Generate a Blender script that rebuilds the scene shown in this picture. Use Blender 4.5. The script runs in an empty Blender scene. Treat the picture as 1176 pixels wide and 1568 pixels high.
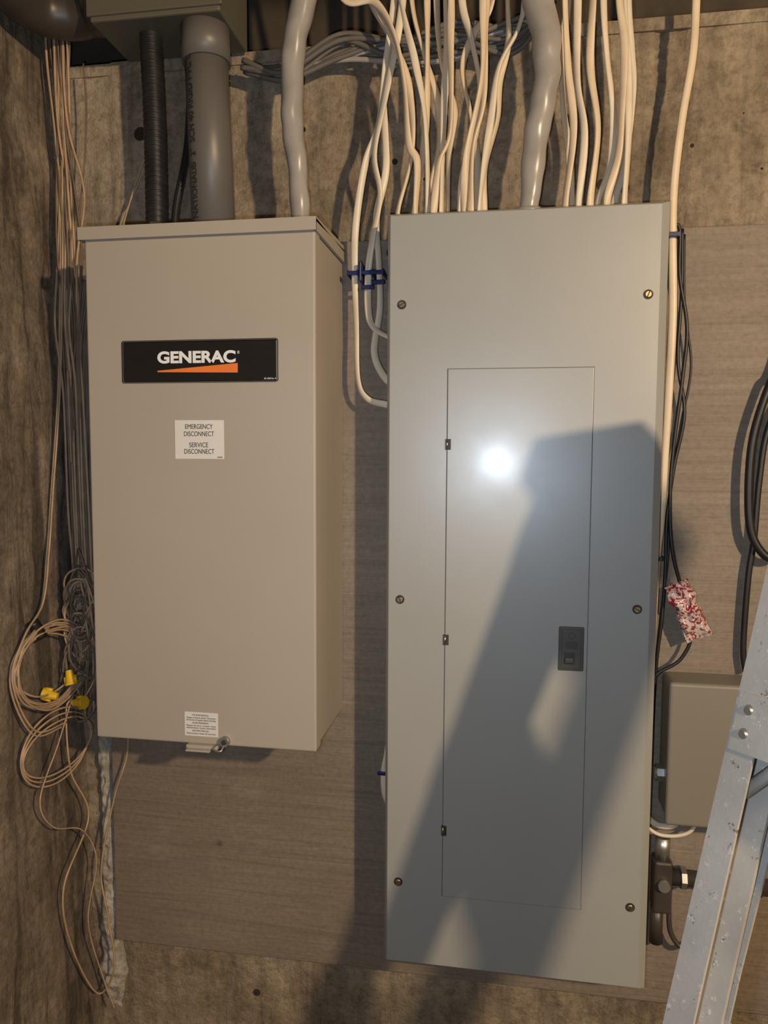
import bpy, bmesh, math, random
from mathutils import Vector, Matrix, noise
random.seed(7)
scene=bpy.context.scene
COL=scene.collection
scene.view_settings.view_transform='Standard'

# ------------------------------------------------------------------ materials
def new_mat(name):
    m=bpy.data.materials.new(name); m.use_nodes=True
    nt=m.node_tree; b=nt.nodes["Principled BSDF"]
    return m,nt,b
def N(nt,t,**k):
    n=nt.nodes.new(t)
    for a,v in k.items(): setattr(n,a,v)
    return n
def coords(nt,scale=(1,1,1),rot=(0,0,0)):
    tc=N(nt,"ShaderNodeTexCoord"); mp=N(nt,"ShaderNodeMapping")
    mp.inputs["Scale"].default_value=scale; mp.inputs["Rotation"].default_value=rot
    nt.links.new(tc.outputs["Object"],mp.inputs["Vector"]); return mp.outputs[0]
def noise_n(nt,vec,scale,detail=4,rough=.55,dist=0):
    n=N(nt,"ShaderNodeTexNoise"); n.inputs["Scale"].default_value=scale
    n.inputs["Detail"].default_value=detail; n.inputs["Roughness"].default_value=rough
    n.inputs["Distortion"].default_value=dist
    nt.links.new(vec,n.inputs["Vector"]); return n.outputs["Fac"]
def ramp(nt,fac,stops):
    r=N(nt,"ShaderNodeValToRGB"); e=r.color_ramp.elements
    e[0].position=stops[0][0]; e[0].color=(*stops[0][1],1)
    e[1].position=stops[-1][0]; e[1].color=(*stops[-1][1],1)
    for p,c in stops[1:-1]:
        x=e.new(p); x.color=(*c,1)
    nt.links.new(fac,r.inputs[0]); return r.outputs[0]
def mix(nt,fac,a,b,mode="MIX"):
    m=N(nt,"ShaderNodeMix",data_type="RGBA",blend_type=mode)
    if isinstance(fac,(int,float)): m.inputs[0].default_value=fac
    else: nt.links.new(fac,m.inputs[0])
    for i,v in ((6,a),(7,b)):
        if isinstance(v,tuple): m.inputs[i].default_value=(*v,1)
        else: nt.links.new(v,m.inputs[i])
    return m.outputs[2]
def math_n(nt,op,a,b):
    n=N(nt,"ShaderNodeMath",operation=op)
    for i,v in ((0,a),(1,b)):
        if isinstance(v,(int,float)): n.inputs[i].default_value=v
        else: nt.links.new(v,n.inputs[i])
    return n.outputs[0]
def bump(nt,b,h,strength,dist):
    n=N(nt,"ShaderNodeBump"); n.inputs["Strength"].default_value=strength; n.inputs["Distance"].default_value=dist
    nt.links.new(h,n.inputs["Height"]); nt.links.new(n.outputs[0],b.inputs["Normal"])
def simple(name,col,rough=.5,metal=0,var=.12,vscale=30,bstr=.0,coat=0):
    m,nt,b=new_mat(name)
    v=coords(nt); f=noise_n(nt,v,vscale,5)
    lo=tuple(c*(1-var) for c in col); hi=tuple(min(1,c*(1+var)) for c in col)
    nt.links.new(ramp(nt,f,[(.3,lo),(.7,hi)]),b.inputs["Base Color"])
    b.inputs["Roughness"].default_value=rough; b.inputs["Metallic"].default_value=metal
    if coat: b.inputs["Coat Weight"].default_value=coat; b.inputs["Coat Roughness"].default_value=.25
    if bstr: bump(nt,b,noise_n(nt,v,vscale*12,3),bstr,.001)
    return m

def concrete(name,c1,c2,c3,streak,pits=True,bstr=.9,cracks=0.):
    m,nt,b=new_mat(name)
    v=coords(nt); vs=coords(nt,(14,14,1.6))
    big=noise_n(nt,v,4.5,9,.68); st=noise_n(nt,vs,1.6,9,.68,.8); fine=noise_n(nt,v,85,8,.72); mid=noise_n(nt,v,26,6,.7)
    base=ramp(nt,big,[(.34,c1),(.5,c2),(.64,c3)])
    sc=ramp(nt,st,[(.38,(.30,.28,.26)),(.47,(.85,.84,.82)),(.60,(1.18,1.16,1.13))])
    col=mix(nt,streak,base,sc,"MULTIPLY")
    mc=ramp(nt,mid,[(.34,(.66,.64,.6)),(.5,(1,1,1)),(.66,(1.25,1.22,1.15))])
    col=mix(nt,.6,col,mc,"MULTIPLY")
    fc=ramp(nt,fine,[(.34,(.5,.48,.45)),(.55,(1.1,1.1,1.1))])
    col=mix(nt,.65,col,fc,"MULTIPLY")
    hh=math_n(nt,"ADD",math_n(nt,"MULTIPLY",fine,.6),math_n(nt,"MULTIPLY",st,.8*streak+.2))
    hh=math_n(nt,"ADD",hh,math_n(nt,"MULTIPLY",mid,.8))
    if cracks:
        e=N(nt,"ShaderNodeTexVoronoi",feature="DISTANCE_TO_EDGE"); e.inputs["Scale"].default_value=1.8
        wv=N(nt,"ShaderNodeVectorMath",operation="ADD"); nn=N(nt,"ShaderNodeTexNoise"); nn.inputs["Scale"].default_value=5; nn.inputs["Detail"].default_value=6
        nt.links.new(v,nn.inputs["Vector"]); sv=N(nt,"ShaderNodeVectorMath",operation="SCALE"); sv.inputs["Scale"].default_value=.35
        nt.links.new(nn.outputs["Color"],sv.inputs[0]); nt.links.new(v,wv.inputs[0]); nt.links.new(sv.outputs[0],wv.inputs[1]); nt.links.new(wv.outputs[0],e.inputs["Vector"])
        cr=ramp(nt,e.outputs["Distance"],[(.0,(.25,.22,.2)),(.012,(1,1,1))])
        col=mix(nt,cracks,col,cr,"MULTIPLY")
    if pits:
        vo=N(nt,"ShaderNodeTexVoronoi"); vo.inputs["Scale"].default_value=17; nt.links.new(v,vo.inputs["Vector"])
        msk=noise_n(nt,v,6,2)
        sz=N(nt,"ShaderNodeMapRange"); sz.inputs["From Min"].default_value=.48; sz.inputs["From Max"].default_value=.70
        sz.inputs["To Min"].default_value=0; sz.inputs["To Max"].default_value=.22; nt.links.new(msk,sz.inputs["Value"])
        lt=N(nt,"ShaderNodeMath",operation="LESS_THAN"); nt.links.new(vo.outputs["Distance"],lt.inputs[0]); nt.links.new(sz.outputs[0],lt.inputs[1])
        col=mix(nt,lt.outputs[0],col,(.035,.026,.019))
        hh=math_n(nt,"SUBTRACT",hh,lt.outputs[0])
    nt.links.new(col,b.inputs["Base Color"]); b.inputs["Roughness"].default_value=.9
    bump(nt,b,hh,bstr,.009)
    return m
M_wall=concrete("concrete_back",(.21,.16,.11),(.32,.255,.18),(.42,.345,.255),.4)
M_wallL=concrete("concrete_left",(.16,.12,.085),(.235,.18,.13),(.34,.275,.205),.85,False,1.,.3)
M_mortar=concrete("pale_mortar",(.38,.34,.28),(.55,.50,.42),(.68,.62,.54),.2,False,1.)
M_room=simple("dark_unfinished_concrete",(.09,.078,.065),.9,var=.3,vscale=5)

def plywood():
    m,nt,b=new_mat("painted_plywood")
    v=coords(nt,(1.8,1.8,42)); g=noise_n(nt,v,1.5,8,.66,1.4)
    v2=coords(nt); big=noise_n(nt,v2,2.4,5)
    base=ramp(nt,big,[(.3,(.180,.140,.105)),(.7,(.235,.190,.148))])
    gr=ramp(nt,g,[(.36,(.76,.75,.74)),(.5,(1,1,1)),(.64,(1.13,1.13,1.13))])
    c=mix(nt,.5,base,gr,"MULTIPLY")
    vo=N(nt,"ShaderNodeTexVoronoi"); vo.inputs["Scale"].default_value=5.3; nt.links.new(v2,vo.inputs["Vector"])
    kn=ramp(nt,vo.outputs["Distance"],[(.02,(.35,.3,.25)),(.05,(1,1,1))])
    c=mix(nt,.8,c,kn,"MULTIPLY")
    c=mix(nt,ramp(nt,noise_n(nt,v2,9,8,.7),[(.55,(0,0,0)),(.8,(.5,.5,.5))]),c,(.33,.285,.23))
    sp=noise_n(nt,v2,120,4,.7)
    c=mix(nt,.5,c,ramp(nt,sp,[(.36,(.7,.69,.68)),(.5,(1,1,1)),(.66,(1.2,1.2,1.2))]),"MULTIPLY")
    nt.links.new(c,b.inputs["Base Color"]); b.inputs["Roughness"].default_value=.6
    bump(nt,b,g,.6,.003)
    return m
M_ply=plywood()
def paint(name,col,rough,dirt,coat=0,cr=.16,spec=.5):
    m,nt,b=new_mat(name)
    v=coords(nt); f=noise_n(nt,v,4,5); s=noise_n(nt,v,260,2)
    nt.links.new(ramp(nt,f,[(.3,tuple(c*.95 for c in col)),(.7,tuple(c*1.03 for c in col))]),b.inputs["Base Color"])
    r=N(nt,"ShaderNodeMapRange"); r.inputs["To Min"].default_value=rough-.06; r.inputs["To Max"].default_value=rough+.06
    nt.links.new(noise_n(nt,v,14,6,.7),r.inputs["Value"]); nt.links.new(r.outputs[0],b.inputs["Roughness"])
    b.inputs["Specular IOR Level"].default_value=spec
    if coat: b.inputs["Coat Weight"].default_value=coat; b.inputs["Coat Roughness"].default_value=cr
    bump(nt,b,s,dirt,.0003)
    return m
M_gen=paint("tan_powder_coat",(.370,.325,.268),.5,.12)
M_panel=paint("grey_enamel",(.325,.325,.310),.37,.05,.25,.17,.9)
M_sbox=paint("olive_grey_paint",(.20,.18,.145),.5,.1)
M_jbox=paint("dark_olive_paint",(.11,.098,.07),.5,.1)
M_white=simple("cream_cable_jacket",(.66,.53,.375),.42,var=.12,vscale=14)
M_white2=simple("white_cable_jacket",(.68,.59,.46),.42,var=.12,vscale=14)
M_greycab=simple("grey_service_cable",(.31,.285,.26),.28,var=.15,vscale=20)
M_dkcab=simple("dusty_grey_cable",(.12,.105,.09),.6,var=.2)
M_pvc=simple("grey_pvc",(.125,.114,.104),.42,var=.06,vscale=9)
M_black=simple("black_rubber",(.012,.011,.011),.45,var=.3)
M_flex=simple("black_flexible_conduit",(.016,.016,.018),.4,var=.3)
M_tan=simple("tan_phone_wire",(.40,.27,.165),.5,var=.2)
M_brn=simple("brown_phone_wire",(.15,.105,.07),.55,var=.25)
M_yel=simple("yellow_plastic",(.75,.46,.02),.4)
M_blue=simple("blue_plastic",(.006,.014,.09),.4)
M_brass=simple("brass_screw",(.62,.50,.28),.3,1)
M_steel=simple("galvanised_steel",(.48,.47,.45),.4,.9,var=.2)
M_dark=simple("dark_recess",(.03,.03,.03),.6)
M_gap=simple("door_gap_shadow_grey",(.075,.075,.07),.6)
M_latch=simple("latch_grey",(.12,.12,.115),.32,.4)
M_label=simple("black_label",(.008,.008,.009),.3)
M_stick=simple("white_sticker",(.66,.63,.59),.45,var=.03)
M_orange=simple("orange_print",(.75,.19,.04),.4,var=.03)
M_print=simple("white_print",(.76,.76,.76),.4,var=.02)
M_ink=simple("black_ink",(.02,.02,.02),.5)
M_wood=simple("dark_joist_wood",(.055,.04,.025),.8,var=.35,vscale=12,bstr=.4)
M_brm=simple("dark_pipe",(.05,.04,.033),.4)
def bagmat():
    m,nt,b=new_mat("red_printed_plastic")
    v=coords(nt); f=noise_n(nt,v,75,2,.5,2.5)
    nt.links.new(ramp(nt,f,[(.52,(.52,.43,.40)),(.55,(.26,.02,.03))]),b.inputs["Base Color"])
    b.inputs["Roughness"].default_value=.15; b.inputs["Coat Weight"].default_value=.6
    bump(nt,b,noise_n(nt,v,90,3),.8,.003); return m
M_bag=bagmat()
def laddermat():
    m,nt,b=new_mat("paint_spattered_aluminium")
    v=coords(nt); f=noise_n(nt,v,120,4,.7); g=noise_n(nt,v,9,4)
    c=ramp(nt,g,[(.35,(.33,.31,.285)),(.65,(.45,.425,.385))])
    sp=ramp(nt,f,[(.60,(0,0,0)),(.68,(1,1,1))])
    sp2=ramp(nt,noise_n(nt,v,70,5,.75),[(.33,(1,1,1)),(.38,(0,0,0))])
    c=mix(nt,sp,c,(.58,.54,.48)); c=mix(nt,sp2,c,(.18,.125,.085))
    nt.links.new(c,b.inputs["Base Color"]); b.inputs["Metallic"].default_value=.2; b.inputs["Roughness"].default_value=.45
    bump(nt,b,f,.3,.001)
    return m
M_lad=laddermat()

# ------------------------------------------------------------------ mesh kit
def catmull(pts,sub):
    P=[Vector(p) for p in pts]
    P=[P[0]*2-P[1]]+P+[P[-1]*2-P[-2]]
    out=[]
    for i in range(1,len(P)-2):
        a,b,c,d=P[i-1],P[i],P[i+1],P[i+2]
        for s in range(sub):
            t=s/sub
            out.append(.5*((2*b)+(c-a)*t+(2*a-5*b+4*c-d)*t*t+(3*b-a-3*c+d)*t**3))
    out.append(P[-2]); return out
class Part:
    def __init__(s,name,mats,parent=None,smooth=False):
        s.name=name; s.mats=mats if isinstance(mats,list) else [mats]; s.bm=bmesh.new(); s.parent=parent; s.smooth=smooth
    def box(s,x0,x1,y0,y1,z0,z1,mi=0,bev=0,seg=2):
        vs=[s.bm.verts.new((x,y,z)) for x in (x0,x1) for y in (y0,y1) for z in (z0,z1)]
        F=[(0,1,3,2),(4,6,7,5),(0,4,5,1),(2,3,7,6),(0,2,6,4),(1,5,7,3)]
        fs=[s.bm.faces.new([vs[i] for i in f]) for f in F]
        bmesh.ops.recalc_face_normals(s.bm,faces=fs)
        for f in fs: f.material_index=mi
        if bev:
            es=list({e for f in fs for e in f.edges})
            bmesh.ops.bevel(s.bm,geom=es,offset=bev,segments=seg,affect='EDGES',profile=.5,material=-1)
    def prism(s,poly,y0,y1,mi=0):
        a=[s.bm.verts.new((x,y0,z)) for x,z in poly]; b=[s.bm.verts.new((x,y1,z)) for x,z in poly]
        fs=[s.bm.faces.new(a),s.bm.faces.new(b[::-1])]
        n=len(poly)
        for i in range(n): fs.append(s.bm.faces.new((a[i],b[i],b[(i+1)%n],a[(i+1)%n])))
        bmesh.ops.recalc_face_normals(s.bm,faces=fs)
        for f in fs: f.material_index=mi
    def cyl(s,p0,p1,r0,r1=None,seg=24,mi=0,smooth=True):
        r1=r0 if r1 is None else r1
        p0=Vector(p0); p1=Vector(p1); t=(p1-p0).normalized(); q=t.to_track_quat('Z','Y')
        ra=[s.bm.verts.new(p0+q@Vector((r0*math.cos(2*math.pi*i/seg),r0*math.sin(2*math.pi*i/seg),0))) for i in range(seg)]
        rb=[s.bm.verts.new(p1+q@Vector((r1*math.cos(2*math.pi*i/seg),r1*math.sin(2*math.pi*i/seg),0))) for i in range(seg)]
        for i in range(seg):
            f=s.bm.faces.new((ra[i],ra[(i+1)%seg],rb[(i+1)%seg],rb[i])); f.smooth=smooth; f.material_index=mi
        f=s.bm.faces.new(ra[::-1]); f.material_index=mi; f=s.bm.faces.new(rb); f.material_index=mi
    def sweep(s,pts,rx,ry=None,seg=10,sub=8,twist=0.,mi=0,radii=None,ph=0.,lump=0.):
        ry=rx if ry is None else ry
        P=catmull(pts,sub); n=len(P); rings=[]
        nv=None
        for i,p in enumerate(P):
            t=(P[min(i+1,n-1)]-P[max(i-1,0)]).normalized()
            if nv is None:
                ref=Vector((0,-1,0)) if abs(t.y)<.9 else Vector((0,0,1))
                nv=(ref-t*ref.dot(t)).normalized()
            else: nv=(nv-t*nv.dot(t)).normalized()
            lat=t.cross(nv)
            a=twist*math.sin(ph+3.2*i/n*2)
            k=1.
            if radii:
                u=i/(n-1)*(len(radii)-1); j=min(int(u),len(radii)-2); k=radii[j]*(1-(u-j))+radii[j+1]*(u-j)
            ax=lat*math.cos(a)+nv*math.sin(a); ay=nv*math.cos(a)-lat*math.sin(a)
            row=[]
            for j in range(seg):
                d=ax*rx*k*math.cos(2*math.pi*j/seg)+ay*ry*k*math.sin(2*math.pi*j/seg)
                if lump: d*=1+lump*noise.noise((p+d)*32)
                row.append(s.bm.verts.new(p+d))
            rings.append(row)
        for a,b in zip(rings,rings[1:]):
            for j in range(seg):
                f=s.bm.faces.new((a[j],a[(j+1)%seg],b[(j+1)%seg],b[j])); f.smooth=True; f.material_index=mi
        f=s.bm.faces.new(rings[0][::-1]); f.material_index=mi; f=s.bm.faces.new(rings[-1]); f.material_index=mi
    def done(s):
        bmesh.ops.recalc_face_normals(s.bm,faces=s.bm.faces[:])
        me=bpy.data.meshes.new(s.name); s.bm.to_mesh(me); s.bm.free()
        for m in s.mats: me.materials.append(m)
        o=bpy.data.objects.new(s.name,me); COL.objects.link(o)
        if s.parent: o.parent=s.parent
        return o
def empty(name,loc=(0,0,0)):
    e=bpy.data.objects.new(name,None); e.empty_display_size=.05; COL.objects.link(e); return e
def text(name,body,x0,x1,zb,y,size,mat,parent,align='CENTER',offset=0.,xs=None,mtx=None):
    cu=bpy.data.curves.new(name,"FONT"); cu.body=body; cu.size=size; cu.align_x=align; cu.offset=offset; cu.extrude=.00008
    cu.space_line=.9
    cu.materials.append(mat)
    o=bpy.data.objects.new(name,cu); COL.objects.link(o)
    bpy.context.view_layer.update()
    w=o.dimensions.x
    sx=1 if x1 is None else (x1-x0)/max(w,1e-6)
    if mtx is not None: o.matrix_world=mtx
    else:
        o.rotation_euler=(math.pi/2,0,0); o.scale=(sx,1,1)
        o.location=((x0+x1)/2 if x1 is not None else x0,y,zb)
    o.parent=parent
    return o

# ------------------------------------------------------------------ room
def corner_x(z): 
    t=max(0,min(1,(z-.5)/1.85)); return -.562-.055*t
ZT=2.322
def grid(name,nu,nv,fn,mat,smooth=True):
    bm=bmesh.new(); V=[[bm.verts.new(fn(i/nu,j/nv)) for j in range(nv+1)] for i in range(nu+1)]
    for i in range(nu):
        for j in range(nv):
            f=bm.faces.new((V[i][j],V[i+1][j],V[i+1][j+1],V[i][j+1])); f.smooth=smooth
    me=bpy.data.meshes.new(name); bm.to_mesh(me); bm.free(); me.materials.append(mat)
    o=bpy.data.objects.new(name,me); COL.objects.link(o); return o
def wb(u,v):
    x=-.70+u*2.9; z=v*ZT
    a=.005*noise.noise(Vector((x*7,3,z*3)))+.003*noise.noise(Vector((x*26,8,z*12)))
    y=.030+a
    if .395<x<.445 and z>1.98: y+=.010*abs(noise.noise(Vector((x*90,1,z*70))))+.003
    if -.50<x<-.44: y-=.004
    return (x,y,z)
wall_back=grid("wall_back",420,340,wb,M_wall)
p=Part("wall_back_cap",M_wall); p.box(-.70,2.2,.026,.16,ZT-.02,ZT-.001); o=p.done(); o.parent=wall_back
p=Part("rim_joist",M_wood,wall_back); p.box(-.9,2.2,.16,.20,ZT-.02,2.56); p.done()
def mp(u,v):
    z=.60+v*.66; w=.021+.006*math.sin(v*7)+.010*noise.noise(Vector((1,2,z*14)))
    cx=-.537+.003*math.sin(z*9); s=(u*2-1)
    return (cx+s*w*(1+.25*noise.noise(Vector((s,5,z*40)))),.036-.026*(1-abs(s)**3)*min(1,8*v,8*(1-v))+.008*noise.noise(Vector((s*2,1,z*60)))*(1-s*s),z)
o=grid("mortar_smear",16,200,mp,M_mortar); o.parent=wall_back
def wl(u,v):
    z=v*ZT*1.05; y=.06-u*3.3
    x=corner_x(z)+.010*noise.noise(Vector((2,y*7,z*4)))+.006*noise.noise(Vector((9,y*30,z*14)))-.003
    return (x,y,z)
wall_left=grid("wall_left",360,220,wl,M_wallL)
p=Part("wall_right",M_room); p.box(2.2,2.3,-3.2,.1,0,2.56); p.done()
p=Part("wall_front",M_room); p.box(-.8,2.3,-3.3,-3.2,0,2.56); p.done()
p=Part("floor",M_room); p.box(-.8,2.3,-3.3,.2,-.1,0); p.done()
p=Part("ceiling",M_wood); p.box(-.9,2.3,-3.3,.2,2.56,2.6)
ceil=p.done()
for i,yy in enumerate((-.95,-1.35,-1.75,-2.15,-2.55,-2.95)):
    p=Part("joist_%d"%i,M_wood,ceil); p.box(-.62,2.2,yy-.02,yy+.02,2.36,2.56); p.done()

# plywood backboard
p=Part("plywood_backboard",M_ply); p.box(-.515,.98,0,.018,.763,2.0,bev=.0015)
p.done()

# ------------------------------------------------------------------ transfer switch
ts=empty("transfer_switch_box")
X0,X1,Z0,Z1,D=-.434,-.087,1.221,1.972,.185
p=Part("enclosure",M_gen,ts)
p.box(X0+.002,X1-.002,-.165,-.001,Z0+.004,Z1,bev=.002)
p.box(X0,X1,-D,-.158,Z0,Z1-.004,bev=.003,seg=3)
p.done()
p=Part("rain_lid",M_gen,ts)
bm=p.bm
prof=[(-.0,Z1+.018),(-.193,Z1+.010),(-.193,Z1-.008),(-.189,Z1-.008),(-.189,Z1+.004),(0,Z1+.012)]
a=[bm.verts.new((X0-.006,y,z)) for y,z in prof]; b=[bm.verts.new((X1+.003,y,z)) for y,z in prof]
n=len(prof)
bm.faces.new(a); bm.faces.new(b[::-1])
for i in range(n): bm.faces.new((a[i],b[i],b[(i+1)%n],a[(i+1)%n]))
p.box(X1-.001,X1+.003,-.191,0,Z1-.008,Z1+.008)
p.box(X0-.006,X0-.002,-.191,0,Z1-.008,Z1+.008)
p.done()
p=Part("name_label",[M_label,M_orange],ts); y=-D-.0008
p.box(-.378,-.141,y,-D+.001,1.758,1.819,bev=.003)
p.prism([(-.323,1.7755),(-.201,1.785),(-.201,1.7715),(-.323,1.7735)],y-.0004,y,1)
p.done()
text("label_lettering","GENERAC",-.323,-.204,1.7868,y-.0003,.0225,M_print,ts,offset=.0009)
text("label_registered","®",-.2015,-.198,1.798,y-.0003,.006,M_print,ts)
text("label_revision","A0-1068 Rev A",-.162,-.144,1.7615,y-.0003,.0035,M_print,ts)
p=Part("disconnect_sticker",M_stick,ts); p.box(-.298,-.223,-D-.0006,-D+.001,1.648,1.704); p.done()
for i,(s,z,a,b) in enumerate((("EMERGENCY",1.6915,-.282,-.240),("DISCONNECT",1.681,-.284,-.238),("SERVICE",1.665,-.276,-.247),("DISCONNECT",1.6555,-.284,-.238))):
    text("sticker_line_%d"%i,s,a,b,z,-D-.0009,.0098,M_ink,ts,offset=0)
text("sticker_code","A0000",-.2335,-.2255,1.6495,-D-.0009,.003,M_ink,ts)
p=Part("warning_sticker",[M_stick,M_ink],ts); p.box(-.290,-.2375,-D-.0006,-D+.001,1.2335,1.270); p.done()
for i,(s,z) in enumerate((("WARNING",1.2645),("Danger of electric shock. Disconnect",1.2605),("all sources of supply before servicing",1.257),
    ("AVERTISSEMENT",1.2525),("Risque de choc. Couper toute",1.2485),("alimentation avant entretien",1.245),("ADVERTENCIA",1.2405),("Desconecte antes de servicio",1.2365))):
    hd=s.isupper(); text("warning_line_%d"%i,s,-.278 if hd else -.287,-.252 if hd else -.241,z,-D-.0009,.0036,M_ink,ts,offset=0)
p=Part("hasp_and_lock",[M_gen,M_steel,M_dark],ts)
p.box(-.286,-.236,-D-.008,-D+.01,Z0-.005,Z0+.001,bev=.002)
p.box(-.284,-.246,-D-.014,-D-.004,Z0-.007,Z0-.004,mi=0,bev=.001)
p.cyl((-.226,-D+.004,Z0+.008),(-.226,-D-.008,Z0+.008),.0075,mi=1)
p.cyl((-.226,-D-.008,Z0+.008),(-.226,-D-.0085,Z0+.008),.004,mi=2)
p.sweep([(-.240,-D-.004,Z0+.002),(-.240,-D-.014,Z0-.001),(-.228,-D-.016,Z0-.002),(-.226,-D-.008,Z0+.004)],.0014,mi=1)
p.done()

# ------------------------------------------------------------------ breaker panel
bp=empty("breaker_panel")
p=Part("back_box",M_panel,bp); p.box(.008,.392,-.086,-.001,.858,2.002,bev=.002); p.done()
p=Part("cover",M_panel,bp); bm=p.bm
z0,z1=.85,2.011; fy=-.1
def ring(dx0,dx1,dz,y): return [bm.verts.new(c) for c in ((dx0,y,z0+dz),(.4-dx1,y,z0+dz),(.4-dx1,y,z1-dz),(dx0,y,z1-dz))]
R=[ring(.002,.002,.002,-.078),ring(0,0,0,-.080),ring(0,0,0,-.090),ring(.004,.010,.004,-.0985),ring(.0055,.012,.0055,fy)]
for a,b in zip(R,R[1:]):
    for i in range(4): bm.faces.new((a[i],a[(i+1)%4],b[(i+1)%4],b[i]))
bm.faces.new(R[0][::-1]); bm.faces.new(R[-1])
p.done()
DX0,DX1,DZ0,DZ1=.091,.303,.969,1.783
p=Part("door_gap",M_gap,bp); p.box(DX0+.0005,DX1-.0005,fy-.0003,fy+.001,DZ0+.0005,DZ1-.0005); p.done()
p=Part("door",M_panel,bp); p.box(DX0+.0013,DX1-.0011,fy-.0018,fy,DZ0+.0011,DZ1-.0011,bev=.0012,seg=3); p.done()
p=Part("hinges",[M_dark,M_brass],bp)
for z in (1.671,1.376,1.076):
    p.box(DX0-.001,DX0+.007,fy-.0024,fy,z-.008,z+.008,mi=0)
    p.cyl((DX0+.0015,fy-.0024,z-.006),(DX0+.0015,fy-.0024,z+.006),.0016,seg=10,mi=1)
p.done()
p=Part("latch",[M_latch,M_dark,M_steel],bp)
p.box(.2605,.297,fy-.0045,fy,1.338,1.404,bev=.0018)
p.box(.265,.2925,fy-.0055,fy-.004,1.342,1.400,mi=0,bev=.0008)
p.box(.268,.284,fy-.0058,fy-.005,1.348,1.366,mi=1)
p.box(.270,.282,fy-.009,fy-.005,1.351,1.358,mi=0,bev=.001)
for k in range(5): p.box(.270,.288,fy-.0058,fy-.005,1.372+k*.0022,1.3729+k*.0022,mi=1)
p.cyl((.279,fy-.005,1.391),(.279,fy-.0058,1.391),.005,mi=1,seg=20)
p.cyl((.279,fy-.0057,1.391),(.279,fy-.0062,1.391),.004,mi=0,seg=20)
p.done()
p=Part("cover_screws",[M_brass,M_dark],bp)
for i,(x,z) in enumerate(((.023,1.877),(.373,1.882),(.023,1.435),(.371,1.433),(.023,.986),(.374,.981))):
    p.cyl((x,fy,z),(x,fy-.0008,z),.0068,mi=1,seg=24)
    p.cyl((x,fy-.0006,z),(x,fy-.003,z),.0056,.0040,mi=0,seg=20)
    a=.5+i*.7; c,s_=math.cos(a)*.0045,math.sin(a)*.0045
    p.cyl((x-c,fy-.0030,z-s_),(x+c,fy-.0030,z+s_),.0007,mi=1,seg=6)
p.done()

# ------------------------------------------------------------------ top junction box + conduits
jb=empty("junction_box")
p=Part("body",M_jbox,jb); p.box(-.463,-.253,-.105,.018,2.315,2.50,bev=.003); p.done()
p=Part("front_cover",M_jbox,jb); p.box(-.467,-.249,-.109,-.103,2.322,2.50,bev=.002); p.done()
p=Part("side_pipe",M_brm,jb,); p.sweep([(-.463,-.05,2.37),(-.53,-.05,2.36),(-.575,-.10,2.36),(-.57,-.25,2.37)],.036,seg=20)
p.cyl((-.463,-.05,2.37),(-.49,-.05,2.37),.044); p.done()
co=empty("pvc_conduit")
p=Part("pipe",M_pvc,co); p.cyl((-.295,-.060,2.318),(-.283,-.062,1.985),.0335,seg=48)
p.cyl((-.295,-.060,2.318),(-.2935,-.060,2.262),.0375,.0375,seg=48); p.done()
nx,ny=-math.sin(.36),-math.cos(.36); R_=.0338
X=Vector((-.036,0,1)).normalized(); Zv=Vector((nx,ny,0)); Zv=(Zv-X*Zv.dot(X)).normalized(); Y=Zv.cross(X)
base=Vector((-.2835+nx*R_,-.0615+ny*R_,1.995))
mt=Matrix(((X.x*.98,Y.x,Zv.x,base.x),(X.y*.98,Y.y,Zv.y,base.y),(X.z*.98,Y.z,Zv.z,base.z),(0,0,0,1)))
text("pipe_print","OP NATIONAL®  2\"  SCH 40 RIGID PVC CO",0,None,0,0,.0150,M_ink,co,align='LEFT',mtx=mt,offset=.0002)
fx=Part("flexible_conduit",[M_flex]); 
pts=[(-.388,-.055,2.322),(-.384,-.055,2.19),(-.383,-.055,2.10),(-.381,-.06,1.985)]
P=catmull(pts,26)
fx.sweep(pts,.0172,seg=24,sub=26)
for k in range(44):
    i=int(k*(len(P)-2)/44); q=P[i]; t=(P[i+1]-q).normalized(); fx.cyl(q-t*.0012,q+t*.0012,.0177,seg=24)
fx.cyl((-.381,-.06,2.02),(-.381,-.06,1.988),.024,seg=8,smooth=False); fx.done()
fx=Part("black_control_cable",[M_flex]); fx.sweep([(-.345,-.03,2.325),(-.335,-.03,2.25),(-.338,-.035,2.15),(-.352,-.05,2.05),(-.352,-.06,1.985)],.006); fx.done()

def pts3(L,d,jit=0.):
    return [(x/1000,-d/1000+random.uniform(-jit,jit),z/1000) for x,z in L]
sc=Part("service_entrance_cable",[M_greycab])
sc.sweep([(-.118,-.10,2.52)]+pts3([(-128,2351),(-144,2277),(-149,2231),(-150,2164),(-142,2097),(-137,2027),(-135,1985)],80),.0165,.0155,seg=24,sub=16,radii=[1.3,1.25,1.1,1.05,1.,.95,.85,.85],lump=.2); sc.done()
sc=Part("service_entrance_cable",[M_greycab])
sc.sweep([(.195,-.10,2.52)]+pts3([(211,2320),(226,2256),(228,2203),(218,2140),(212,2086),(206,2022),(205,1998)],78),.0180,.0160,seg=24,sub=16,radii=[1.15,1.15,1.1,1.05,1.,.9,.75,.75],lump=.2)
sc.cyl((.206,-.078,2.004),(.206,-.078,2.012),.02,mi=0); sc.done()

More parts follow.
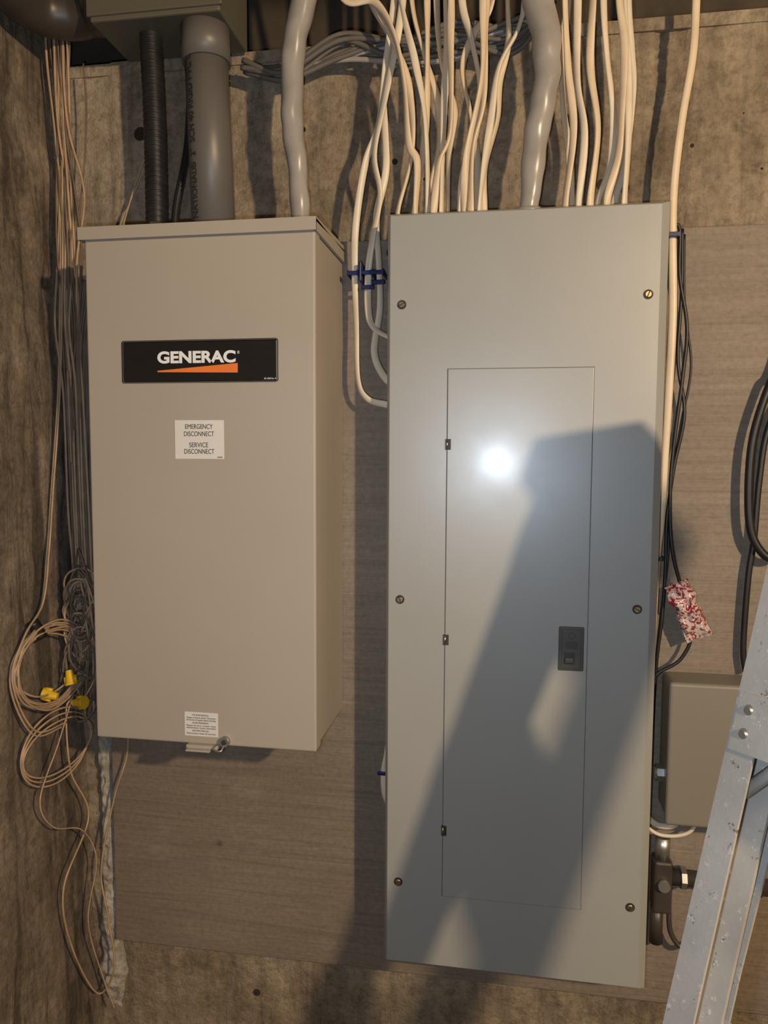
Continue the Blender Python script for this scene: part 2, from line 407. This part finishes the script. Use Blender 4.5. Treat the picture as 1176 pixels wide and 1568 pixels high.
def strap(name,paths,mats,w=.0058,h=.0032,tw=.9):
    P=Part(name,mats)
    for i,(L,d) in enumerate(paths):
        q=[(x/1000,-(dd if isinstance(d,(list,tuple)) else d)/1000,z/1000) for (x,z),dd in zip(L,d if isinstance(d,(list,tuple)) else [d]*len(L))]
        P.sweep(q,w,h,twist=tw,ph=i*1.9,seg=12,sub=10,mi=i%len(mats))
    return P.done()
end=1998
B=[([(-60,2480),(-40,2354),(0,2276),(25,2209),(32,2113),(11,2026),(11,end)],62),
([(-110,2480),(-75,2338),(-26,2325),(4,2278),(20,2210),(28,2120),(41,2090),(39,2026),(39,end)],74),
([(0,2500),(9,2350),(34,2245),(50,2160),(56,2024),(56,end)],52),
([(45,2500),(50,2340),(51,2275),(51,2190),(45,2110),(31,2026),(30,end)],40),
([(80,2500),(88,2340),(88,2269),(89,2138),(72,2090),(66,2026),(66,end)],64),
([(75,2500),(78,2340),(80,2250),(77,2160),(75,2026),(75,end)],46),
([(130,2500),(135,2311),(135,2210),(114,2099),(110,2025),(110,end)],68),
([(138,2500),(142,2340),(137,2275),(137,2180),(122,2110),(120,2022),(120,end)],55),
([(200,2500),(196,2340),(187,2283),(158,2227),(148,2153),(138,2079),(133,2026),(133,end)],50),
([(150,2500),(148,2340),(120,2290),(104,2240),(118,2170),(128,2110),(127,2030),(127,end)],30),
([(20,2500),(25,2350),(44,2270),(66,2200),(70,2140),(58,2080),(49,2026),(48,end)],30),
([(100,2500),(102,2340),(116,2280),(130,2215),(128,2150),(108,2080),(103,2030),(103,end)],44),
([(165,2500),(170,2330),(172,2270),(160,2215),(158,2160),(140,2090),(139,2030),(138,end)],38),
([(60,2500),(64,2330),(72,2250),(92,2180),(84,2110),(84,2030),(84,end)],30)]
strap("branch_circuit_cables",B,[M_white,M_white,M_white2],tw=1.3)
C=[([(248,2500),(251,2328),(258,2219),(268,2127),(259,2030),(259,end)],62),
([(268,2500),(270,2320),(272,2200),(284,2125),(279,2029),(279,end)],56),
([(292,2500),(291,2320),(289,2215),(302,2125),(294,2029),(294,end)],66),
([(306,2500),(306,2323),(313,2233),(324,2151),(322,2078),(306,2029),(306,end)],54),
([(322,2500),(325,2320),(335,2240),(334,2145),(331,2085),(318,2030),(318,end)],68),
([(331,2500),(333,2320),(342,2213),(346,2122),(343,2029),(343,end)],56),
([(262,2500),(257,2320),(250,2255),(254,2170),(264,2105),(269,2030),(269,end)],40),
([(345,2500),(343,2330),(349,2240),(352,2180),(345,2090),(331,2030),(330,end)],40)]
strap("branch_circuit_cables",C,[M_white,M_white2])
A=[([(0,2500),(1,2362),(-13,2249),(-23,2163),(-44,2106),(-59,2018),(-63,1948),(-59,1857),(-55,1775),(-40,1744),(-9,1734),(9,1733)],[40,40,40,40,40,38,30,34,40,44,46,46]),
([(20,2500),(16,2361),(7,2286),(-13,2192),(-28,2115),(-20,2055),(-33,1987),(-41,1937),(-37,1866),(-9,1841),(9,1839)],[50,50,50,50,50,45,40,30,34,40,42]),
([(-60,2500),(-44,2366),(-6,2287),(-18,2221),(-13,2104),(-28,2026),(-24,1957),(-22,1886),(-30,1816),(-9,1773),(9,1771)],[30,30,30,30,30,30,30,30,34,40,42]),
([(9,1190),(-2,1186),(-8,1160),(-12,1130),(-10,1090),(-2,1074),(9,1072)],30)]
strap("looped_branch_cables",A,[M_white2,M_white2])
st=Part("cable_stacker_clips",[M_blue])
for x,w in ((-.064,.008),(-.042,.008),(-.024,.008)):
    st.box(x-w,x+w,-.042,-.036,1.937,1.943,bev=.001)
    st.box(x-w-.001,x-w+.001,-.042,0,1.936,1.944); st.box(x+w-.001,x+w+.001,-.042,0,1.936,1.944)
st.box(-.053,-.049,-.048,0,1.926,1.955,bev=.001)
st.box(-.033,-.012,-.05,-.042,1.920,1.926,bev=.001); st.box(-.05,-.030,-.044,-.036,1.914,1.920,bev=.001)
st.box(-.012,-.004,-.03,0,1.968,1.976,bev=.001); st.box(-.022,-.008,-.038,-.034,1.128,1.134,bev=.001)
st.done()
st=Part("cable_staples",[M_blue,M_dark])
st.box(.4085,.425,-.038,-.034,1.977,1.984,bev=.001); st.box(.408,.410,-.038,0,1.977,1.984); st.box(.424,.426,-.038,0,1.977,1.984)
st.box(.402,.417,-.038,-.034,1.496,1.502,mi=1); st.box(.402,.404,-.038,0,1.496,1.502,mi=1); st.box(.416,.418,-.038,0,1.496,1.502,mi=1); st.done()
strap("feeder_cable",[([(441,2500),(439,2328),(437,2238),(425,2148),(417,2056),(417,1981),(421,1867),(419,1751),(416,1654),(413,1554),(409,1494),(404,1300)],28)],[M_white],w=.006,h=.0035,tw=.25)
G=[]
for k in range(10):
    G.append(([(-250+random.uniform(-3,5),2278+random.uniform(-8,8)),(-180,2266+random.uniform(-14,12)),(-90,2290+random.uniform(-18,24)),(0,2290+random.uniform(-26,26)),(90,2294+random.uniform(-30,26)),(180,2288+random.uniform(-26,24)),(240,2330+random.uniform(-10,20))],random.uniform(2,22)))
strap("communication_cables",G,[M_dkcab,M_dkcab,M_dkcab,M_greycab],w=.0042,h=.0036)

# ------------------------------------------------------------------ black wires (right side)
w=Part("black_low_voltage_wire",[M_black])
w.sweep(pts3([(419,1998),(428,1990),(430,1924),(443,1847),(439,1771),(430,1673),(427,1594),(434,1505),(464,1395),(452,1344),(416,1316),(410,1290)],22),.0028,sub=12)
w.sweep(pts3([(432,1992),(434,1900),(432,1800),(444,1720),(432,1640),(424,1560),(424,1480),(421,1400),(414,1300),(410,1050)],20),.0026,sub=12)
w.sweep(pts3([(436,1985),(440,1880),(452,1790),(440,1700),(428,1600),(428,1500),(418,1380),(411,1250),(406,1110)],16),.0018,sub=12)
w.done()
w=Part("hanging_black_cable",[M_black])
w.sweep(pts3([(620,1990),(580,1800),(561,1761),(540,1674),(540,1566),(556,1517),(585,1505),(630,1560),(640,1700),(600,1820)],26),.0062,sub=12)
w.sweep(pts3([(600,1780),(566,1700),(556,1620),(552,1530),(546,1470),(543,1366),(548,1325)],14),.0048,sub=12)
w.done()

# printed plastic bag
bm=bmesh.new(); nu,nv=18,26; c0=Vector((.456,-.034,1.420)); ax=Vector((.40,0,-.915)).normalized(); ay=Vector((.915,0,.40)).normalized()
for side in (-1,1):
    Gd=[]
    for i in range(nu+1):
        row=[]
        for j in range(nv+1):
            u=i/nu*2-1; v=j/nv*2-1
            th=.010*(1-u**4)*(1-v**4)
            pnt=c0+ax*v*.046+ay*u*.019*(1+.28*noise.noise(Vector((v*3,1,3))))
            pnt+=Vector((0,side*th+.008*noise.noise(pnt*55)+.004*noise.noise(pnt*140),0))
            row.append(bm.verts.new(pnt))
        Gd.append(row)
    for i in range(nu):
        for j in range(nv):
            f=bm.faces.new((Gd[i][j],Gd[i+1][j],Gd[i+1][j+1],Gd[i][j+1])); f.smooth=False
bmesh.ops.remove_doubles(bm,verts=bm.verts[:],dist=.0006)
bmesh.ops.recalc_face_normals(bm,faces=bm.faces[:])
me=bpy.data.meshes.new("plastic_hardware_bag"); bm.to_mesh(me); bm.free(); me.materials.append(M_bag)
o=bpy.data.objects.new("plastic_hardware_bag",me); COL.objects.link(o)

# small box at right
sb=empty("utility_box")
p=Part("housing",M_sbox,sb); p.box(.427,.560,-.070,-.001,1.105,1.318,bev=.008,seg=4); p.done()
p=Part("lid",M_sbox,sb); p.box(.424,.563,-.080,-.069,1.102,1.321,bev=.005,seg=3); p.done()
p=Part("fittings",[M_steel,M_white2],sb)
p.cyl((.413,-.035,1.165),(.427,-.035,1.165),.010,mi=0); p.cyl((.417,-.035,1.165),(.427,-.035,1.165),.014,seg=8,mi=0,smooth=False)
p.sweep([(.40,-.03,1.095),(.425,-.03,1.078),(.450,-.03,1.082),(.455,-.03,1.106)],.005,mi=1)
p.sweep([(.40,-.03,1.078),(.43,-.03,1.062),(.47,-.03,1.07),(.49,-.03,1.106)],.003,mi=1)
p.done()
hs=Part("metal_pipe_fitting",[M_brm,M_steel])
hs.box(.420,.448,-.035,0,.935,1.02,bev=.004); hs.cyl((.434,-.02,1.02),(.434,-.02,1.055),.011,seg=20,mi=1)
hs.cyl((.434,-.034,.985),(.434,-.044,.985),.009,mi=1); hs.cyl((.448,-.018,.99),(.60,-.018,.985),.013,mi=0)
hs.cyl((.462,-.018,.99),(.470,-.018,.99),.018,seg=8,mi=1,smooth=False)
hs.cyl((.428,-.02,.94),(.428,-.02,.88),.010,seg=20,mi=0); hs.sweep([(.446,-.02,.94),(.450,-.025,.90),(.47,-.03,.88),(.50,-.03,.90)],.004)
hs.done()

# ------------------------------------------------------------------ phone wires at the left
def jpath(L,j): return [(x+random.uniform(-j,j),y+random.uniform(-j,j)*.6,z+random.uniform(-j,j)) for x,y,z in L]
ph=Part("telephone_wire_bundle",[M_tan,M_brn])
top=[(-.560,-.03,2.50),(-.562,-.026,2.33),(-.560,-.026,2.195),(-.556,-.026,2.088),(-.556,-.026,1.98),(-.556,-.026,1.871)]
for k in range(16):
    off=(k-7.5)*.0024
    L=[(x+off*(1+.5*math.sin(i*1.7+k)),y+random.uniform(-.008,.004),z) for i,(x,y,z) in enumerate(top)]
    low=[(-.552+off,-.03,1.76),(-.549+off,-.03,1.558),(-.546+off,-.03,1.443),(-.540+off*1.6,-.035,1.33+random.uniform(-.03,.03)),(-.545+off*2,-.045,1.24+random.uniform(-.05,.02))]
    ph.sweep(jpath(L+low,.0022),.0017 if k%3 else .0022,seg=6,sub=8,mi=0 if k%3==0 else 1)
for k in range(14):
    off=(k-7)*.0028
    L=[(-.515+off,-.02,1.95),(-.535+off*.7,-.02,1.86),(-.542+off,-.02,1.70),(-.544+off,-.02,1.55),(-.541+off,-.024,1.44),(-.528+off*1.3,-.03,1.33),(-.525+off*1.5,-.03,1.25)]
    ph.sweep(jpath(L,.0025),.0018,seg=6,sub=8,mi=1)
for k in range(26):
    c=Vector((-.538,-.048,1.350+random.uniform(-.12,.08)))
    ra=random.uniform(.014,.032); rz=random.uniform(.03,.075)
    L=[(c.x+ra*math.cos(a+k),c.y+.012*math.sin(2*a+k),c.z+rz*math.sin(a+k)) for a in [i*.7 for i in range(11)]]
    ph.sweep(L,.0020,seg=6,sub=6,mi=0 if k%3==0 else 1)
ph.sweep([(-.525,-.02,2.30),(-.522,-.02,2.22),(-.530,-.02,2.12),(-.545,-.02,2.02),(-.548,-.02,1.93)],.0014,seg=6,mi=1)
ph.sweep([(-.395,-.01,2.20),(-.43,-.012,2.13),(-.462,-.014,2.04),(-.468,-.014,1.995)],.0014,seg=6,mi=0)
ph.sweep([(-.40,-.008,2.18),(-.44,-.010,2.10),(-.474,-.012,2.03),(-.482,-.012,1.995)],.0014,seg=6,mi=0)
ph.done()
cw=Part("loose_wire_coil",[M_tan,M_black,M_white])
lone=[(-.566,-.03,2.134),(-.570,-.03,1.976),(-.578,-.035,1.759),(-.585,-.053,1.582),(-.580,-.077,1.483),(-.577,-.102,1.401),(-.573,-.158,1.359),(-.572,-.193,1.296),(-.566,-.15,1.203),(-.560,-.07,1.189)]
cw.sweep(lone,.0018,seg=6); cw.sweep([(x+.006,y-.003,z+.008) for x,y,z in lone],.0018,seg=6)
for k in range(8):
    r1=random.uniform(.85,1.12); r2=random.uniform(.8,1.14)
    cw.sweep([(-.564+.012*math.cos(a)+random.uniform(-.002,.002)+.0015*k,-.105+.077*r1*math.cos(a),1.305+.066*r2*math.sin(a)+random.uniform(-.004,.004)) for a in [.4*k+i*.6 for i in range(12)]],.0018,seg=6,sub=6)
for k in range(3):
    cw.sweep([(-.556+.012*math.cos(a)+.002*k,-.10+.08*math.cos(a),1.165+.062*(1-.15*k)*math.sin(a)) for a in [i*.6 for i in range(11+k)]],.0017,seg=6,sub=6)
cw.sweep([(-.572,-.134,1.383),(-.564,-.122,1.356)],.010,seg=10,mi=1)
cw.sweep([(-.552,-.06,1.235),(-.556,-.072,1.214),(-.552,-.07,1.11),(-.545,-.03,1.01),(-.548,-.107,.92),(-.548,-.086,.80),(-.542,-.02,.67),(-.508,-.02,.726),(-.519,-.02,.824),(-.529,-.02,.909),(-.500,-.02,1.045),(-.473,-.02,1.131),(-.470,-.03,1.225)],.0018,seg=6,sub=12,mi=0)
cw.sweep([(-.550,-.06,1.24),(-.554,-.10,1.17),(-.550,-.16,1.10),(-.548,-.13,1.04),(-.54,-.06,1.0),(-.532,-.03,.93),(-.545,-.04,.82),(-.530,-.02,.70),(-.512,-.015,.64)],.0014,seg=6,sub=12,mi=0)
cw.done()
for (x,y,z),d in (((-.545,-.075,1.276),Vector((.3,-.2,-1))),((-.566,-.10,1.252),Vector((-1,-.2,.25))),((-.532,-.072,1.232),Vector((1,-.2,.15)))):
    nn=Part("wire_nut",[M_yel]); d.normalize(); q=Vector((x,y,z)); nn.cyl(q+d*.012,q-d*.012,.0095,.0058,seg=12,smooth=False); nn.cyl(q+d*.013,q+d*.009,.0105,seg=16)
    for s in (-1,1):
        l=d.cross(Vector((0,1,0))).normalized(); nn.cyl(q+l*s*.009+d*.010,q+l*s*.009-d*.002,.0032,seg=8)
    nn.done()

# ------------------------------------------------------------------ step ladder
ld=empty("step_ladder")
W=Vector((.646,-.763,0)); NN=Vector((.763,.646,0))
def O(z): return Vector((.345+(z-1.262)*.236,-.565+(z-1.262)*.19,z))
def sheared(P,poly,z0,z1,mi=0,poly2=None):
    poly2=poly2 or poly
    a=[P.bm.verts.new(O(z0)+W*w+NN*n) for w,n in poly]; b=[P.bm.verts.new(O(z1)+W*w+NN*n) for w,n in poly2]
    P.bm.faces.new(a[::-1]).material_index=mi; P.bm.faces.new(b).material_index=mi
    for i in range(len(poly)): P.bm.faces.new((a[i],a[(i+1)%len(poly)],b[(i+1)%len(poly)],b[i])).material_index=mi
def chan(w0,w1,n0,n1,t=.003,right=False):
    if not right: return [(w0,n0),(w1,n0),(w1,n0+t),(w0+t,n0+t),(w0+t,n1-t),(w1,n1-t),(w1,n1),(w0,n1)]
    return [(w1,n0),(w1,n1),(w0,n1),(w0,n1-t),(w1-t,n1-t),(w1-t,n0+t),(w0,n0+t),(w0,n0)]
LW=.405
p=Part("front_rails",M_lad,ld)
sheared(p,chan(0,.026,0,.046),0.0,1.76); sheared(p,chan(LW-.026,LW,0,.046,right=True),0.0,1.76); p.done()
p=Part("rear_rails",M_lad,ld)
sheared(p,chan(.004,.024,.048,.056),0.02,1.20,poly2=chan(.004,.024,.048,.062)); sheared(p,chan(.004,.024,.048,.062),1.20,1.74,poly2=chan(.004,.024,.048,.092))  # left rear rail flares toward its unseen top, shaped to narrow the shadow slit
sheared(p,chan(LW-.024,LW-.004,.048,.066,right=True),0.02,1.74)
for z,hh in ((.35,.025),(.75,.025),(1.15,.012),(1.405,.085),(1.66,.03)): sheared(p,[(.02,.049),(LW-.02,.049),(LW-.02,.060),(.02,.060)],z,z+hh)  # tallest crossbar is added to fill the dark band in the ladder's shadow
p.done()
p=Part("steps",M_lad,ld)
for z in (.25,.55,.85,1.148,1.445,1.70):
    sheared(p,[(.003,.0),(LW-.003,.0),(LW-.003,.045),(.003,.045)],z,z+.004)
    sheared(p,[(.003,-.002),(LW-.003,-.002),(LW-.003,.002),(.003,.002)],z-.045,z+.004)
    sheared(p,[(.003,.041),(LW-.003,.041),(LW-.003,.045),(.003,.045)],z-.035,z+.004)
    for k in range(4): sheared(p,[(.02,.007+k*.009),(LW-.02,.007+k*.009),(LW-.02,.010+k*.009),(.02,.010+k*.009)],z+.004,z+.0052)
    for s in (.012,LW-.012):
        q=O(z-.085)+W*s+NN*.022; r=O(z-.002)+W*(s+(.07 if s<.2 else -.07))+NN*.022; p.cyl(q,r,.006,seg=8)
p.done()
p=Part("top_cap",M_lad,ld); sheared(p,[(-.012,-.02),(LW+.012,-.02),(LW+.012,.09),(-.012,.09)],1.745,1.79); p.done()
p=Part("rivets",M_steel,ld)
for z in (1.435,1.415,1.138,1.118):
    q=O(z)+W*.014; p.cyl(q,q-NN*.004,.0055,.0035,seg=12)
p.done()
p=Part("feet",M_black,ld)
for w0 in (0,LW-.03): sheared(p,[(w0-.003,-.004),(w0+.033,-.004),(w0+.033,.05),(w0-.003,.05)],0,.035)
p.done()

# ------------------------------------------------------------------ lights
LP=Vector((1.4,-2.0,2.25))
h=Part("ceiling_lampholder",[M_stick]); h.cyl((LP.x,LP.y,2.56),(LP.x,LP.y,2.42),.055,.05); h.cyl((LP.x,LP.y,2.42),(LP.x,LP.y,2.33),.03,.022); h.done()
def plight(name,loc,col,e,r):
    l=bpy.data.lights.new(name,"POINT"); l.energy=e; l.color=col; l.shadow_soft_size=r
    o=bpy.data.objects.new(name,l); o.location=loc; COL.objects.link(o); return o
plight("warm_bulb",LP,(1,.75,.47),182,.038)
plight("phone_flash",(.150,-1.215,1.635),(.77,.93,1.11),15.5,.009)
wd=bpy.data.worlds.new("world"); scene.world=wd; wd.use_nodes=True
wd.node_tree.nodes["Background"].inputs[0].default_value=(.5,.42,.34,1); wd.node_tree.nodes["Background"].inputs[1].default_value=.01

# ------------------------------------------------------------------ camera
yaw,pit,rol=.1632,.0770,.0046
fw=Vector((-math.sin(yaw)*math.cos(pit),math.cos(yaw)*math.cos(pit),-math.sin(pit)))
r=Vector((math.cos(yaw),math.sin(yaw),0)); u=r.cross(fw)
r2=r*math.cos(rol)+u*math.sin(rol); u2=-r*math.sin(rol)+u*math.cos(rol)
cam=bpy.data.cameras.new("camera"); cam.sensor_fit='VERTICAL'; cam.sensor_height=36; cam.lens=36*1160/1568; cam.clip_start=.02
co_=bpy.data.objects.new("camera",cam); COL.objects.link(co_)
co_.matrix_world=Matrix(((r2.x,u2.x,-fw.x,.184),(r2.y,u2.y,-fw.y,-1.232),(r2.z,u2.z,-fw.z,1.657),(0,0,0,1)))
scene.camera=co_
